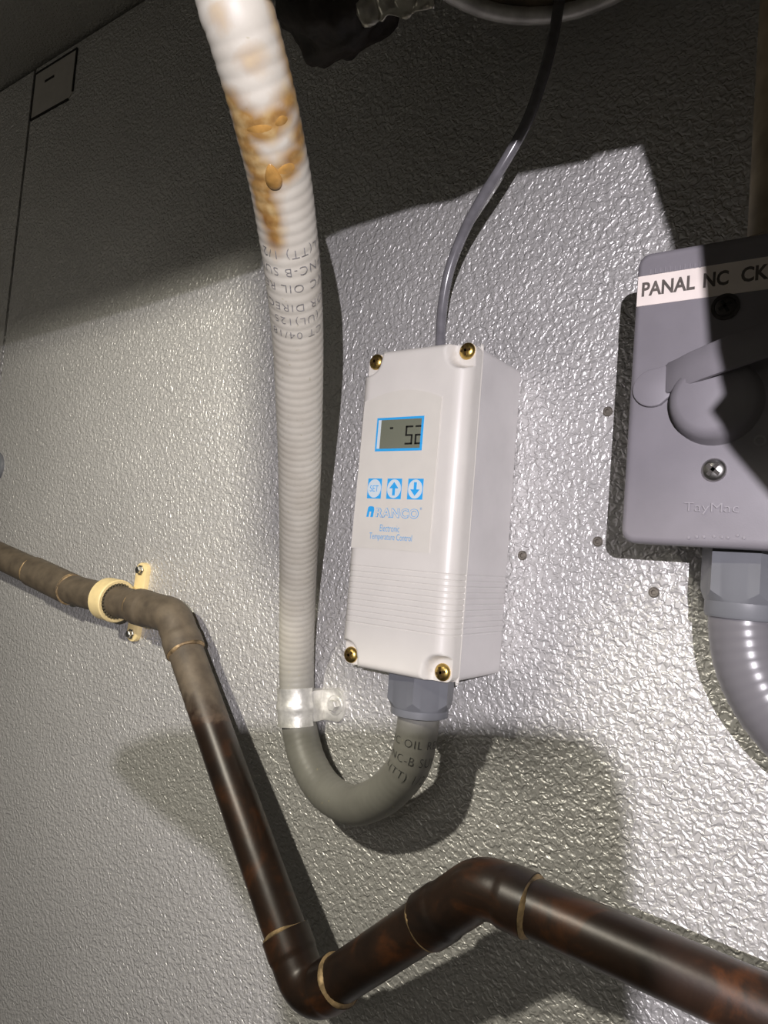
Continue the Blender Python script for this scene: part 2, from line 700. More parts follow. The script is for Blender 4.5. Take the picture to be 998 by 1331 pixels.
def seg(x0, z0, w, h, which, xmax=1.):
    t = .0011
    S = {'a': (0, h - t, w, h), 'g': (0, h / 2 - t / 2, w, h / 2 + t / 2), 'd': (0, 0, w, t),
         'f': (0, h / 2, t, h), 'b': (w - t, h / 2, w, h), 'e': (0, 0, t, h / 2), 'c': (w - t, 0, w, h / 2)}
    for k in which:
        a, b, c, d = S[k]
        c2 = min(x0 + c, xmax)
        if c2 - (x0 + a) < .0002:
            continue
        obj('digit_segment', *box(x0 + a + .0001, c2, YS, YS + .0002, z0 + b + .0001, z0 + d - .0001), M['lcd_seg'], lcd, smooth=False)


seg(.0327, .1143, .0046, .0098, 'afgcd')
seg(.0386, .1143, .0046, .0098, 'abged', .0420)
obj('display_dash', *box(.0230, .0250, YS, YS + .0002, .1226, .1236), M['lcd_seg'], lcd, smooth=False)

for i, (x0, x1) in enumerate(((.0116, .0204), (.0239, .0329), (.0367, .0458))):
    b = plate('button', [(x0, .0868), (x1, .0868), (x1, .0972), (x0, .0972)], Y1, M['blue'], sheet)
    cx, cz = (x0 + x1) / 2, .0920
    plate('button_oval', circle(.0042, 28, 1., 1.14, cx, cz), Y2, M['pale_print'], b)
    if i == 0:
        text_box('SET', cx - .0027, cx + .0027, cz - .0016, cz + .0016, Y3, M['blue'], b, bold=-.00005)
    else:
        s = 1 if i == 1 else -1
        ar = [(-.0008, -.0034), (.0008, -.0034), (.0008, .0002), (.0028, .0002), (0, .0034), (-.0028, .0002), (-.0008, .0002)]
        plate('button_arrow', [(cx + q[0], cz + s * q[1]) for q in ar], Y3, M['blue'], b)

text_box('RANCO', .0182, .0444, .0772, .0822, Y1, M['blue'], sheet, bold=.0005, spacing=1.16)
text_box('RANCO', .01845, .04415, .07745, .08195, Y2, M['label_sheet'], sheet, bold=.00012, spacing=1.16)
text_box('®', .0449, .0460, .0818, .0830, Y1, M['blue'], sheet)
# emblem: rounded arch with two legs
em = [(.0122, .0772), (.0136, .0772), (.0140, .0800), (.0152, .0800), (.0148, .0772), (.0164, .0772), (.0170, .0812), (.0166, .0824), (.0156, .0828), (.0140, .0828), (.0130, .0822)]
plate('emblem', em, Y1, M['blue'], sheet)
text_box('Electronic', .0215, .0335, .0702, .0736, Y1, M['blue'], sheet, bold=-.0001)
text_box('Temperature Control', .0152, .0415, .0650, .0692, Y1, M['blue'], sheet, bold=-.0001)


# ------------------------------------------------------------------ fittings
def hex_fitting(root, c, r, h, r2, h2, r3, mat, turn):
    """hex nut under an enclosure with a chamfered lower edge and a collar"""
    c = np.asarray(c, float)
    V, F = [], []
    n = 72
    rings = []
    for lev in range(3):
        ring = []
        for k in range(n):
            a = turn + 2 * math.pi * k / n
            d = 2 * math.pi / n * ((k + 6) % 12 - 6)
            rh = r * math.cos(math.pi / 6) / math.cos(math.pi / 6 - abs(d))
            zz = (0, -h + .0008 + (rh - r * .866) * 1.5, -h)[lev]
            rr = rh if lev < 2 else r * .85
            ring.append(len(V))
            V.append(c + np.array([rr * math.cos(a), rr * math.sin(a), zz]))
        rings.append(ring)
    for A, B in zip(rings[:-1], rings[1:]):
        for k in range(n):
            F.append((A[k], A[(k + 1) % n], B[(k + 1) % n], B[k]))
    F.append(tuple(rings[0]))
    F.append(tuple(rings[-1][::-1]))
    obj('nut', V, F, mat, root, sharp=28)
    obj('collar', *lathe([(0, .001), (r2, .001), (r2, -h2 * .8), (r3, -h2), (0, -h2)], c + np.array([0, 0, -h]), (0, 0, 1), 40), mat, root, sharp=30)


NC = at(547, 900, -.036)
fit1 = thing('conduit_connector', 'grey plastic hex connector under the off-white controller box', 'connector', (NC[0], NC[1], 0))
hex_fitting(fit1, (NC[0], NC[1], .001), .0178, .0190, .0150, .0045, .0128, M['grey_pvc'], math.radians(-70))

# ------------------------------------------------------------------ white conduit with U bend
R_C = .0109
cp = [(303, 0, -.2265), (314, 34, -.2225), (338, 120, -.2095), (350, 170, -.2005), (365, 240, -.186), (374.5, 306, -.1715),
      (381, 360, -.1585), (387, 440, -.1365), (389, 528, -.1125), (389.5, 600, -.0905), (388.5, 700, -.0575), (386.5, 780, -.0320), (385.5, 850, -.0165),
      (386.5, 915, -.0125), (391, 956, -.0135), (402, 994, -.0160), (424, 1028, -.0195), (457, 1046, -.024), (489, 1038, -.029), (514, 1018, -.033), (534, 988, -.0355)]
P0 = at(303, 0, -.2265)
CP = [np.array([P0[0] + .008, -.2525, CEIL + .004]), P0 + [.0080, -.0260, .16], P0 + [.0075, -.0250, .085], P0 + [.0062, -.0200, .042], P0 + [.0038, -.0115, .0175]] + [at(*q) for q in cp] + [np.array([NC[0], NC[1], -.0225]), np.array([NC[0], NC[1], -.012])]
cpath = smooth_path(CP, .0008)
cfr = frames(cpath)
S_C = np.r_[0, np.cumsum(np.linalg.norm(np.diff(cpath, axis=0), axis=1))]


def project(P):
    q = (np.asarray(P) - CAM) @ AX.T
    return np.c_[499 + F_PX * q[:, 0] / q[:, 2], 665.5 - F_PX * q[:, 1] / q[:, 2]]


CPX = project(cpath)


def station(px, py):
    """index of the conduit section that lies nearest to a place on it"""
    return int(np.argmin(np.hypot(CPX[:, 0] - px, CPX[:, 1] - py)))


I_STRAP = station(386, 918)
S_STRAP = S_C[I_STRAP]
face_a = []      # angle of the side that faces the open room
for i in range(len(cpath)):
    d = CAM - cpath[i]
    face_a.append(math.atan2(np.dot(d, cfr[2][i]), np.dot(d, cfr[1][i])))
PITCH_R = .0043


def rib(i, a):
    ph = (S_C[i] / PITCH_R - a / (2 * math.pi)) % 1.
    k = .5 + .5 * math.cos(2 * math.pi * ph)
    amp = .00017 if S_C[i] < S_STRAP - .01 else .00008
    return R_C - amp + amp * (1 - (1 - k) ** 2.2)


cond = thing('flexible_conduit', 'cream ribbed flexible conduit with amber stains, looping up into the controller box', 'conduit', cpath[I_STRAP])
NSEG = 56
tubeV, tubeF = tube(cpath, rib, NSEG, True, cfr)
jacket = obj('jacket', tubeV, tubeF, M['conduit'], cond, sharp=80)
# stain and age along the jacket, with the U bend's shade painted in
blobs = []


def blob(py, off, ds, da, w=1.):
    k = int(np.argmin(np.abs(CPX[:I_STRAP, 1] - py)))
    blobs.append((S_C[k], off, ds * 1.4, da * 1.3, w * 1.12))


for py, off, ds, da, w in ((118, -1.1, .0035, .5, .8), (138, -.75, .0035, .5, 1.), (146, -.2, .0030, .55, 1.), (140, .35, .0025, .5, .9), (128, .9, .003, .5, .8),
                           (160, -1.0, .005, .35, 1.), (185, -.85, .006, .35, 1.), (205, -.5, .0045, .40, 1.1), (203, .15, .0028, .45, .95), (192, .6, .003, .45, .9),
                           (172, 1.05, .004, .35, .9), (225, -.75, .005, .40, 1.), (245, -.7, .005, .40, 1.), (262, -.55, .005, .30, 1.05), (285, -.5, .005, .28, .85),
                           (60, 1.25, .02, .28, .55), (110, 1.3, .01, .25, .7), (70, .0, .003, .4, .45), (20, -.5, .002, .3, .4)):
    blob(py, off, ds, da, w)
stain, age_shade = [], []
for i in range(len(cpath)):
    ag = 1. - max(0., min(1., (S_C[i] - (S_STRAP - .055)) / .05))
    for k in range(NSEG):
        a = 2 * math.pi * k / NSEG
        rel = (a - face_a[i] + math.pi) % (2 * math.pi) - math.pi
        v = 0.
        for s0, off, ds, da, w in blobs:
            if abs(S_C[i] - s0) < 3 * ds:
                v = max(v, w * math.exp(-((S_C[i] - s0) / ds) ** 2 * .8 - ((rel + off) / da) ** 2 * .8))
        stain.append(v)
        age_shade.append(ag)
for nm, data in (('stain', stain), ('age_shade', age_shade)):
    at_ = jacket.data.attributes.new(nm, 'FLOAT', 'POINT')
    at_.data.foreach_set('value', data)


def conduit_point(s, a, r):
    i = int(np.clip(np.searchsorted(S_C, s), 1, len(S_C) - 1))
    t = (s - S_C[i - 1]) / (S_C[i] - S_C[i - 1])
    c = cpath[i - 1] + t * (cpath[i] - cpath[i - 1])
    u = cfr[1][i]
    w = cfr[2][i]
    return c + r * (math.cos(a) * u + math.sin(a) * w)


def conduit_text(s, px, py, size, up, shift=0., ink='conduit_ink'):
    """print a row round the jacket; up: +1 letters' tops towards the top of the run, -1 upside down"""
    V, F, w, h = text_flat(s, size, -.00008, 0., 0., 1.15)
    bm = bmesh.new()
    vs_ = [bm.verts.new(v) for v in V]
    for f in F:
        try:
            bm.faces.new([vs_[i] for i in f])
        except ValueError:
            pass
    for _ in range(2):
        long = [e for e in bm.edges if e.calc_length() > .0012]
        if long:
            bmesh.ops.subdivide_edges(bm, edges=long, cuts=1)
    bmesh.ops.triangulate(bm, faces=bm.faces[:])
    bm.verts.index_update()
    V = [v.co.copy() for v in bm.verts]
    F = [tuple(v.index for v in f.verts) for f in bm.faces]
    bm.free()
    i0 = station(px, py)
    P = []
    for v in V:
        # angle grows to the left of the run as seen from the room
        P.append(conduit_point(S_C[i0] - up * v[1], face_a[i0] + (-up * v[0] + shift) / R_C * ANG, R_C + .00022))
    return obj('lettering', P, F, M[ink], cond, smooth=False)


# does the angle grow to the right or to the left of the run, seen from the room?
_i = station(387, 440)
_a = conduit_point(S_C[_i], face_a[_i] + .5, R_C)
_b = conduit_point(S_C[_i], face_a[_i] - .5, R_C)
ANG = -1. if project([_a])[0, 0] > project([_b])[0, 0] else 1.
if ANG < 0:      # stain offsets were written for "grows to the left"
    st2 = []
    for i in range(len(cpath)):
        row = stain[i * NSEG:(i + 1) * NSEG]
        for k in range(NSEG):
            a = 2 * math.pi * k / NSEG
            m = (2 * face_a[i] - a) % (2 * math.pi)
            st2.append(row[int(round(m / (2 * math.pi) * NSEG)) % NSEG])
    jacket.data.attributes['stain'].data.foreach_set('value', st2)
for t, px, py, sh in (('L(TT) 1/2', 374, 306, 0.), ('LFNC-B SUN', 378, 330, 0.), ('PVC OIL RES', 381, 352, 0.), ('FOR DIRECT', 383, 375, 0.),
                      ('(UL)125', 385, 393, 0.), ('CT 04/18', 386, 413, 0.)):
    conduit_text(t, px, py, .0052, -1, sh)
for t, px, py in (('VC OIL RES', 545, 961), ('FNC-B SUN', 540, 980), ('L(TT) 1/2', 530, 997)):
    conduit_text(t, px, py, .0056, -1, ink='conduit_ink_dark')

# resin drips on the jacket
def drip(px, py, off, l, w, th):
    i0 = station(px, py)
    V, F = [], []
    n, m = 14, 10
    for j in range(m + 1):
        t = j / m
        ww = w * math.sin(math.pi * t ** 1.25) ** .5 * (.7 + .3 * t) + 1e-5
        for k in range(n + 1):
            q = -1 + 2 * k / n
            hgt = th * math.sqrt(max(0., 1 - q * q)) * (math.sin(math.pi * t) ** .5)
            V.append(conduit_point(S_C[i0] + l * (t - .5), face_a[i0] + (off + q * ww) / R_C * ANG * -1, R_C - .0003 + hgt))
    for j in range(m):
        for k in range(n):
            a = j * (n + 1) + k
            F.append((a, a + 1, a + n + 2, a + n + 1))
    obj('resin_drip', V, F, M['resin'], cond, sharp=80)


drip(351, 206, -.0022, .0098, .0034, .0017)
for q in ((347, 147, -.0030, .0030, .0060, .00035), (345, 141, .0045, .003, .0030, .0004), (356, 199, .0030, .004, .0050, .0004)):
    drip(*q)

# ------------------------------------------------------------------ one-hole strap that holds the conduit to the wall
sc = cpath[I_STRAP]
strap = thing('conduit_strap', 'galvanised one-hole strap holding the cream conduit to the wall', 'strap', (sc[0], 0, sc[2]))
tdir = cfr[0][I_STRAP]
tdir = unit(np.array([tdir[0], 0, tdir[2]]))
if tdir[2] < 0:
    tdir = -tdir
side = np.array([tdir[2], 0, -tdir[0]])          # towards the controller
outw = np.array([0., -1., 0.])
cyl = -sc[1]
HW = .0115
rs = R_C + .0002
th = .0013
V, F = [], []
cols, rows = [], 13
prof = []
for a in np.linspace(-math.radians(62), math.radians(180), 30):
    prof.append((-math.cos(a + 0), math.sin(a)))
for j in range(rows):
    q = -1 + 2 * j / (rows - 1)
    ridge = .0011 * math.exp(-(q / .22) ** 2) + .0005 * math.exp(-((abs(q) - .95) / .12) ** 2)
    for layer in (0, 1):
        for cs, sn in prof:
            r = rs + layer * th + ridge
            p = sc * [1, 0, 1] + np.array([0, -cyl, 0]) + tdir * (q * HW) + side * (cs * r) + outw * (sn * r)
            V.append(p)
n = len(prof)
for j in range(rows - 1):
    for layer in (0, 1):
        for k in range(n - 1):
            a = (j * 2 + layer) * n + k
            b = ((j + 1) * 2 + layer) * n + k
            F.append((a, a + 1, b + 1, b))
for j in (0, rows - 1):
    for k in range(n - 1):
        a, b = (j * 2) * n + k, (j * 2 + 1) * n + k
        F.append((a, a + 1, b + 1, b))
for k in (0, n - 1):
    for j in range(rows - 1):
        a, b = (j * 2) * n + k, (j * 2 + 1) * n + k
        c, d = ((j + 1) * 2) * n + k, ((j + 1) * 2 + 1) * n + k
        F.append((a, b, d, c))
obj('band', V, F, M['galv'], strap, sharp=50)
ear = [(rs - .0006, -HW * .82), (rs + .008, -HW * .86)]
ecx = rs + .0105
for k in range(13):
    a = math.radians(-80 + 160 * k / 12)
    ear.append((ecx + .0085 * math.cos(a) * .95, HW * .92 * math.sin(a)))
ear += [(rs + .008, HW * .86), (rs - .0006, HW * .82)]


def wall_local(o, off=0.):
    return [(p[0], p[1]) for p in o]


eV, eF = prism(ear, (0, 0, 0), (0, -1, 0), .0022, bev=.0007)
eV = [sc * [1, 0, 1] + side * v[0] + tdir * v[2] + np.array([0, v[1], 0]) for v in eV]
ear_o = obj('ear', eV, eF, M['galv'], strap)
e0 = sc * [1, 0, 1] + side * (rs - .001)
eV, eF = prism([(-.0015, -HW * .9), (.0024, -HW * .8), (.0024, HW * .8), (-.0015, HW * .9)], (0, 0, 0), (0, -1, 0), .0125, bev=.002)
obj('ear_web', [e0 + side * v[0] + tdir * v[2] + np.array([0, v[1], 0]) for v in eV], eF, M['galv'], strap)
hc = sc * [1, 0, 1] + side * (ecx + .0005) + np.array([0, -.0020, 0])
obj('washer', *lathe([(.0060, 0), (.0060, .0008), (.0052, .0013), (.0030, .0011), (0, .0011)], hc, (0, -1, 0), 28), M['galv'], strap)
obj('screw', *lathe([(.0036, 0), (.0036, .0030), (.0030, .0036), (0, .0036)], hc + [0, -.0008, 0], (0, -1, 0), 6), M['galv'], strap, sharp=25)

# ------------------------------------------------------------------ copper pipe run
R_P = .0119
node_px = [(-70, 690, -.030), (44, 743, -.0245), (92, 766, -.0225), (225, 800, -.0235), (401.5, 1299, -.045), (627, 1150, -.055), (1060, 1341, -.055)]
ND = [at(*q) for q in node_px]
ND[0] = ND[1] + (ND[0] - ND[1]) * 5.
ND[6] = ND[5] + (ND[6] - ND[5]) * 3.
pipe = thing('copper_pipe', 'tarnished brown copper pipe with soldered elbows zigzagging across the wall', 'pipe', (ND[3][0], 0, 0))


def arc_corner(A, B, C, r):
    d1, d2 = unit(A - B), unit(C - B)
    ang = math.acos(np.clip(np.dot(d1, d2), -1, 1))
    t = r / math.tan(ang / 2)
    cc = B + unit(d1 + d2) * (r / math.sin(ang / 2))
    p1, p2 = B + d1 * t, B + d2 * t
    e1 = unit(p1 - cc)
    sweep = math.pi - ang
    e2 = unit(p2 - cc - np.dot(p2 - cc, e1) * e1)
    return [cc + r * (math.cos(s) * e1 + math.sin(s) * e2) for s in np.linspace(0, sweep, 14)], t


def straight(a, b, r, name, mat, n=28, wob=0.):
    path = [a + (b - a) * k / 10 for k in range(11)]
    return obj(name, *tube(path, r, n), mat, pipe, sharp=40)


def fitting(i, r, l1, l2, rr):
    """elbow at node i reaching l1 back and l2 forward"""
    A, B, C = ND[i - 1], ND[i], ND[i + 1]
    arc, t = arc_corner(A, B, C, r)
    d1, d2 = unit(A - B), unit(C - B)
    l1, l2 = max(l1, t + .001), max(l2, t + .001)
    path = [B + d1 * l1] + arc + [B + d2 * l2]
    path = np.array(path)
    m = len(path)
    # belled sockets at both ends
    s = np.r_[0, np.cumsum(np.linalg.norm(np.diff(path, axis=0), axis=1))]
    q = np.linspace(0, s[-1], 40)
    path = np.c_[[np.interp(q, s, path[:, k]) for k in range(3)]].T

    def rad(j, a):
        e = min(q[j], q[-1] - q[j])
        return rr + .0007 * (1 if e < .011 else max(0, 1 - (e - .011) / .002))
    obj('elbow', *tube(path, rad, 32), M['copper'], pipe, sharp=40)
    return B + d1 * l1, B + d2 * l2, d1, d2


def ring(c, d, r, w=.0022):
    V, F = lathe([(r - .001, -w), (r + .0007, -w * .7), (r + .0011, 0), (r + .0004, w * .6), (r - .001, w)], c, d, 40)
    d = unit(d)
    W = []
    for v in V:
        q = Vector(v * 130.)
        rad_ = v - c - np.dot(v - c, d) * d
        W.append(c + rad_ * (1 + .045 * noise.noise(q)) + d * (np.dot(v - c, d) * (1.1 + 1.3 * noise.noise(q * .7 + Vector((7, 1, 3)))) + .0012 * noise.noise(q * .5)))
    obj('solder_ring', W, F, M['solder'], pipe)


def along(i, j, px, py):
    """distance from node i of the place (px, py) on the run from node i to node j"""
    A, B = ND[i], ND[j]
    best = min(np.linspace(0, 1, 200), key=lambda t: np.hypot(*(project([A + t * (B - A)])[0] - [px, py])))
    return np.linalg.norm(B - A) * best


obj('coupling', *tube([ND[1] + (ND[2] - ND[1]) * k / 6 for k in range(7)], R_P + .0011, 28), M['copper'], pipe, sharp=40)
ring(ND[1], unit(ND[0] - ND[1]), R_P)
ring(ND[2], unit(ND[3] - ND[2]), R_P)
ends = [ND[2]]
for i, r, (pa, pb) in ((3, .0185, ((180, 789), (245, 845))), (4, .0150, ((371, 1214), (440, 1273))), (5, .0185, ((557, 1197), (690, 1178)))):
    a, b, d1, d2 = fitting(i, r, along(i, i - 1, *pa), along(i, i + 1, *pb), R_P + .0010)
    ring(a, d1, R_P + .0004)
    ring(b, d2, R_P + .0004)
    ends += [a - d1 * .003, b - d2 * .003]
ends.append(ND[6])
straight(ND[0], ND[1], R_P, 'pipe_length', M['copper'])
for k in range(0, len(ends), 2):
    straight(ends[k], ends[k + 1], R_P, 'pipe_length', M['copper'])

# ------------------------------------------------------------------ cream clamp of the copper pipe
kc = at(147, 780, -.0225)
t_ = [t for t in np.linspace(0, 1, 200)]
kc = min((ND[2] + t * (ND[3] - ND[2]) for t in t_), key=lambda P: np.hypot(*(project([P])[0] - [146, 780])))
pdir = unit(ND[3] - ND[2])
clamp = thing('pipe_clamp', 'cream nylon clamp screwed to the wall round the copper pipe', 'clamp', (kc[0], 0, kc[2]))
Ri, Ro, hw = R_P + .0006, R_P + .0046, .0075
obj('ring', *lathe([(Ri + .0012, -hw), (Ro - .0008, -hw), (Ro, -hw + .0008), (Ro, hw - .0008), (Ro - .0008, hw), (Ri + .0012, hw), (Ri, hw * .6), (Ri, -hw * .6)], kc, pdir, 48, closed=True), M['nylon'], clamp)
u_, v_, w_ = frame(pdir)
teeth = []
for k in range(30):
    a = 2 * math.pi * k / 30
    c0 = kc + pdir * (hw - .0002) + (Ri + .0004) * (math.cos(a) * u_ + math.sin(a) * v_)
    e1 = -math.sin(a) * u_ + math.cos(a) * v_
    e2 = math.cos(a) * u_ + math.sin(a) * v_
    Vt = [c0 + i * .0007 * e1 + j * .0011 * e2 + h * pdir for i in (-1, 1) for j in (-1, 1) for h in (-.001, .0005)]
    teeth.append((Vt, [(0, 1, 3, 2), (4, 6, 7, 5), (0, 4, 5, 1), (2, 3, 7, 6), (0, 2, 6, 4), (1, 5, 7, 3)]))
obj('teeth', *join(*teeth), M['teeth'], clamp, smooth=False)
ea, eb = at(183.5, 741, -.004), at(171, 824, -.004)
emid = (ea + eb) / 2
edir = unit((ea - eb) * [1, 0, 1])
el = np.linalg.norm((ea - eb) * [1, 0, 1]) / 2
stad = []
for k in range(13):
    a = math.radians(180 * k / 12)
    stad.append((.0068 * math.cos(a), el + .0060 * math.sin(a)))
for k in range(13):
    a = math.radians(180 + 180 * k / 12)
    stad.append((.0068 * math.cos(a), -el + .0060 * math.sin(a)))
sV, sF = prism(stad, (0, 0, 0), (0, -1, 0), .0042, bev=.001)
es = np.array([edir[2], 0, -edir[0]])
sV = [emid * [1, 0, 1] + es * v[0] + edir * v[2] + np.array([0, v[1], 0]) for v in sV]
obj('foot', sV, sF, M['nylon'], clamp)
pV, pF = prism(rrect(.012, .020, .002, 3), (0, 0, 0), (0, -1, 0), -kc[1] - Ri + .001 if -kc[1] - Ri > .003 else .006)
obj('saddle', [kc * [1, 0, 1] + es * v[0] + edir * v[2] + np.array([0, v[1], 0]) for v in pV], pF, M['nylon'], clamp)
for e in (ea, eb):
    c0 = e * [1, 0, 1] + np.array([0, -.0042, 0])
    s = obj('screw', *lathe([(.0042, 0), (.0042, .0010), (.0030, .0012), (.0030, .0034), (.0024, .0040), (0, .0040)], c0, (0, -1, 0), 6), M['steel'], clamp, sharp=25)

# ------------------------------------------------------------------ weatherproof cover on the right
CY = -.062
PX0, PX1, PZ0, PZ1 = at(811, 600, CY)[0], at(811, 600, CY)[0] + .069, at(850, 707, CY)[2], at(870, 322, CY)[2]
PCX, PCZ = (PX0 + PX1) / 2, (PZ0 + PZ1) / 2
cov = thing('outlet_cover', 'grey weatherproof outlet cover with a typed label strip and a round cap', 'outlet cover', (PCX, 0, PCZ))
obj('back_box', *prism(rrect(PX1 - PX0 - .004, PZ1 - PZ0 - .005, .005), (PCX, 0, PCZ), (0, -1, 0), -CY - .009, bev=.001), M['box_back'], cov)
obj('gasket', *prism(rrect(PX1 - PX0 - .002, PZ1 - PZ0 - .003, .005), (PCX, CY + .0095, PCZ), (0, -1, 0), .002), M['dark_gap'], cov)
obj('cover_plate', *prism(rrect(PX1 - PX0, PZ1 - PZ0, .0055, 8), (PCX, CY + .008, PCZ), (0, -1, 0), .008, bev=.0028), M['cover'], cov, sharp=45)
# typed tape
ta, tb, tc, td = at(827, 360, CY), at(998, 334.5, CY), at(823.5, 398.5, CY), at(998, 377, CY)
tz1, tz0 = (ta[2] + tb[2]) / 2, (tc[2] + td[2]) / 2
tape = obj('label_tape', *box(PX0 + .0012, PX1 - .0004, CY - .0003, CY + .001, tz0, tz1), M['tape'], cov, smooth=False)
TW = at(998, 362, CY)[0] - at(835, 384, CY)[0]
tx = at(834, 384, CY)[0]
zz0, zz1 = at(850, 384, CY)[2], at(850, 365.5, CY)[2]
text_box('PANAL', tx, at(903, 375, CY)[0], zz0, zz1, CY - .0003, M['ink'], tape, bold=.0003)
text_box('NC', at(914, 370, CY)[0], at(947, 365, CY)[0], zz0, zz1, CY - .0003, M['ink'], tape, bold=.0003)
text_box('CK', at(963, 365, CY)[0], at(999, 362, CY)[0], zz0, zz1, CY - .0003, M['ink'], tape, bold=.0003)
# screws, the upper one sits in a countersink
s2 = at(928, 611, CY)
s1 = at(943, 399, CY)
screw('screw', (s2[0], CY, s2[2]), (0, -1, 0), .0046, .0024, M['steel'], M['steel_dark'], cov, .9)
screw('screw', (s1[0], CY, s1[2]), (0, -1, 0), .0040, .0016, M['steel_dark'], M['dark_gap'], cov, .5)
obj('countersink', *lathe([(.0052, 0), (.0052, .0004), (.0040, .0004), (.0034, -.001), (0, -.001)], (s1[0], CY - .0002, s1[2]), (0, -1, 0), 28), M['steel_dark'], cov)
# cap dome
dc = at(930, 522, CY)
dR = .0165
obj('cap', *lathe([(dR + .0012, -.001), (dR, .0012), (dR * .96, .005), (dR * .86, .0078), (dR * .7, .0092), (0, .0098)], (dc[0], CY, dc[2]), (0, -1, 0), 48), M['cover'], cov, sharp=50)
# tether: flat round tab, then a raised band running to the right over the cap
tb0 = at(850, 505, CY)
tab = []
for k in range(17):
    a = math.radians(80 + 200 * k / 16)
    tab.append((.0082 * math.cos(a), .0078 * math.sin(a)))
tab += [(.0065, -.0050), (.0100, -.0010), (.0085, .0070)]
rot = math.radians(14)
tab = [(tb0[0] + x * math.cos(rot) - z * math.sin(rot), tb0[2] + x * math.sin(rot) + z * math.cos(rot)) for x, z in tab]
obj('tether_tab', *prism(tab, (0, CY + .0005, 0), (0, -1, 0), .0025, bev=.0008), M['cover'], cov)
ctr = [(872, 492, CY - .001), (884, 487, CY - .0045), (905, 477, CY - .0085), (940, 463, CY - .0125), (975, 450, CY - .0125), (1010, 438, CY - .010), (1040, 430, CY - .006)]
cpts = smooth_path([at(*q) for q in ctr], .001)
V, F = [], []
T, _, _ = frames(cpts)
for i, p in enumerate(cpts):
    up_ = unit(np.array([0, 0, 1.]) - np.dot([0, 0, 1.], T[i]) * T[i])
    o_ = np.cross(T[i], up_)
    if o_[1] > 0:
        o_ = -o_
    for a, b in ((-.0062, 0), (-.0062, .0016), (-.0054, .0022), (.0054, .0022), (.0062, .0016), (.0062, 0)):
        V.append(p + up_ * a + o_ * b)
n = 6
for i in range(len(cpts) - 1):
    for k in range(n):
        F.append((i * n + k, i * n + (k + 1) % n, (i + 1) * n + (k + 1) % n, (i + 1) * n + k))
F += [tuple(range(n))[::-1], tuple((len(cpts) - 1) * n + k for k in range(n))]
obj('tether_band', V, F, M['cover'], cov)
# raised moulded lettering
a0, a1 = at(889, 668, CY), at(961, 654, CY)
text_box('TayMac', a0[0], a1[0], a0[2], a1[2] - .0002, CY + .0001, M['cover_raise'], cov, 'moulded_lettering', bold=-.0001, extrude=.0009)
obj('moulded_ring', *lathe([(.0022, 0), (.0022, .0005), (.0014, .0005), (.0014, 0)], at(988, 573, CY), (0, -1, 0), 20), M['cover_raise'], cov)

# worn moulded marks above the tape and along the lower edge
rnd = random.Random(3)
for k in range(11):
    mx = at(846 + 6.4 * k, 352 - .9 * k, CY)
    obj('moulded_mark', *box(mx[0] - .0004, mx[0] + .0004, CY - .0004, CY + .001, mx[2] - .0016, mx[2] + .0003 + .0006 * rnd.random()), M['cover'], cov, smooth=False)
for k in range(8):
    mx = at(893 + 10.5 * k + 4 * rnd.random(), 694 + 6 * rnd.random(), CY)
    obj('moulded_mark', *lathe([(.0008, -.0005), (.0006, .0003), (0, .0004)], (mx[0], CY, mx[2]), (0, -1, 0), 10), M['cover'], cov)

# connector and conduit under the cover
FC = at(970, 760, -.034)
fit2 = thing('conduit_connector', 'grey plastic hex connector under the outlet cover', 'connector', (FC[0], FC[1], PZ0))
hex_fitting(fit2, (FC[0], FC[1], PZ0 + .001), .0178, .0215, .0152, .0062, .0146, M['grey_pvc'], math.radians(-66))
z0 = PZ0 - .0265
gp = [(FC[0], FC[1], z0 + .008), (FC[0], FC[1], z0 - .004), (FC[0] + .0035, FC[1], z0 - .020), (FC[0] + .013, FC[1] + .001, z0 - .036), (FC[0] + .030, FC[1] + .002, z0 - .050), (FC[0] + .060, FC[1] + .003, z0 - .058), (FC[0] + .12, FC[1] + .004, z0 - .058), (FC[0] + .45, FC[1] + .004, z0 - .058)]
gpath = smooth_path(gp, .0012)
gs = np.arange(len(gpath)) * .0012
M['grey_conduit'] = simple('grey_conduit', (.145, .14, .15), .3, 0, .05, 60.)
g2 = obj('flexible_conduit', *tube(gpath, lambda i, a: .0133 + .00012 * math.cos(2 * math.pi * (gs[i] / .0042 - a / 6.2832)), 36), M['grey_conduit'], sharp=80)
tag(g2, 'smooth grey flexible conduit bending away under the outlet cover', 'conduit')

# dark rigid conduit that rises from the cover
rx = at(1020, 150, -.030)
rt = thing('rigid_conduit', 'rust-brown rigid conduit rising from the outlet cover', 'conduit', (rx[0], rx[1], PZ1))
obj('pipe', *tube([(rx[0], rx[1], PZ1 - .003), (rx[0], rx[1], CEIL)], .0118, 32), M['rigid'], rt)
obj('locknut', *lathe([(0, 0), (.0165, 0), (.0165, .010), (.0135, .012), (0, .012)], (rx[0], rx[1], PZ1 - .003), (0, 0, 1), 8), M['rigid'], rt, sharp=25)

# ------------------------------------------------------------------ sensor cable
kp = [(572.5, 470, -.030), (572.5, 440, -.030), (575, 400, -.031), (583, 355, -.033), (600, 308, -.036), (625, 260, -.041), (655, 212, -.044), (684, 160, -.045), (704, 105, -.045), (716, 60, -.043), (724, 20, -.040), (730, -30, -.036), (735, -100, -.030)]
kpath = smooth_path([at(*q) for q in kp], .002)
kb = obj('sensor_cable', *tube(kpath, .0028, 18), M['cable'])
tag(kb, 'thin dark grey cable rising from the top of the controller box', 'cable')

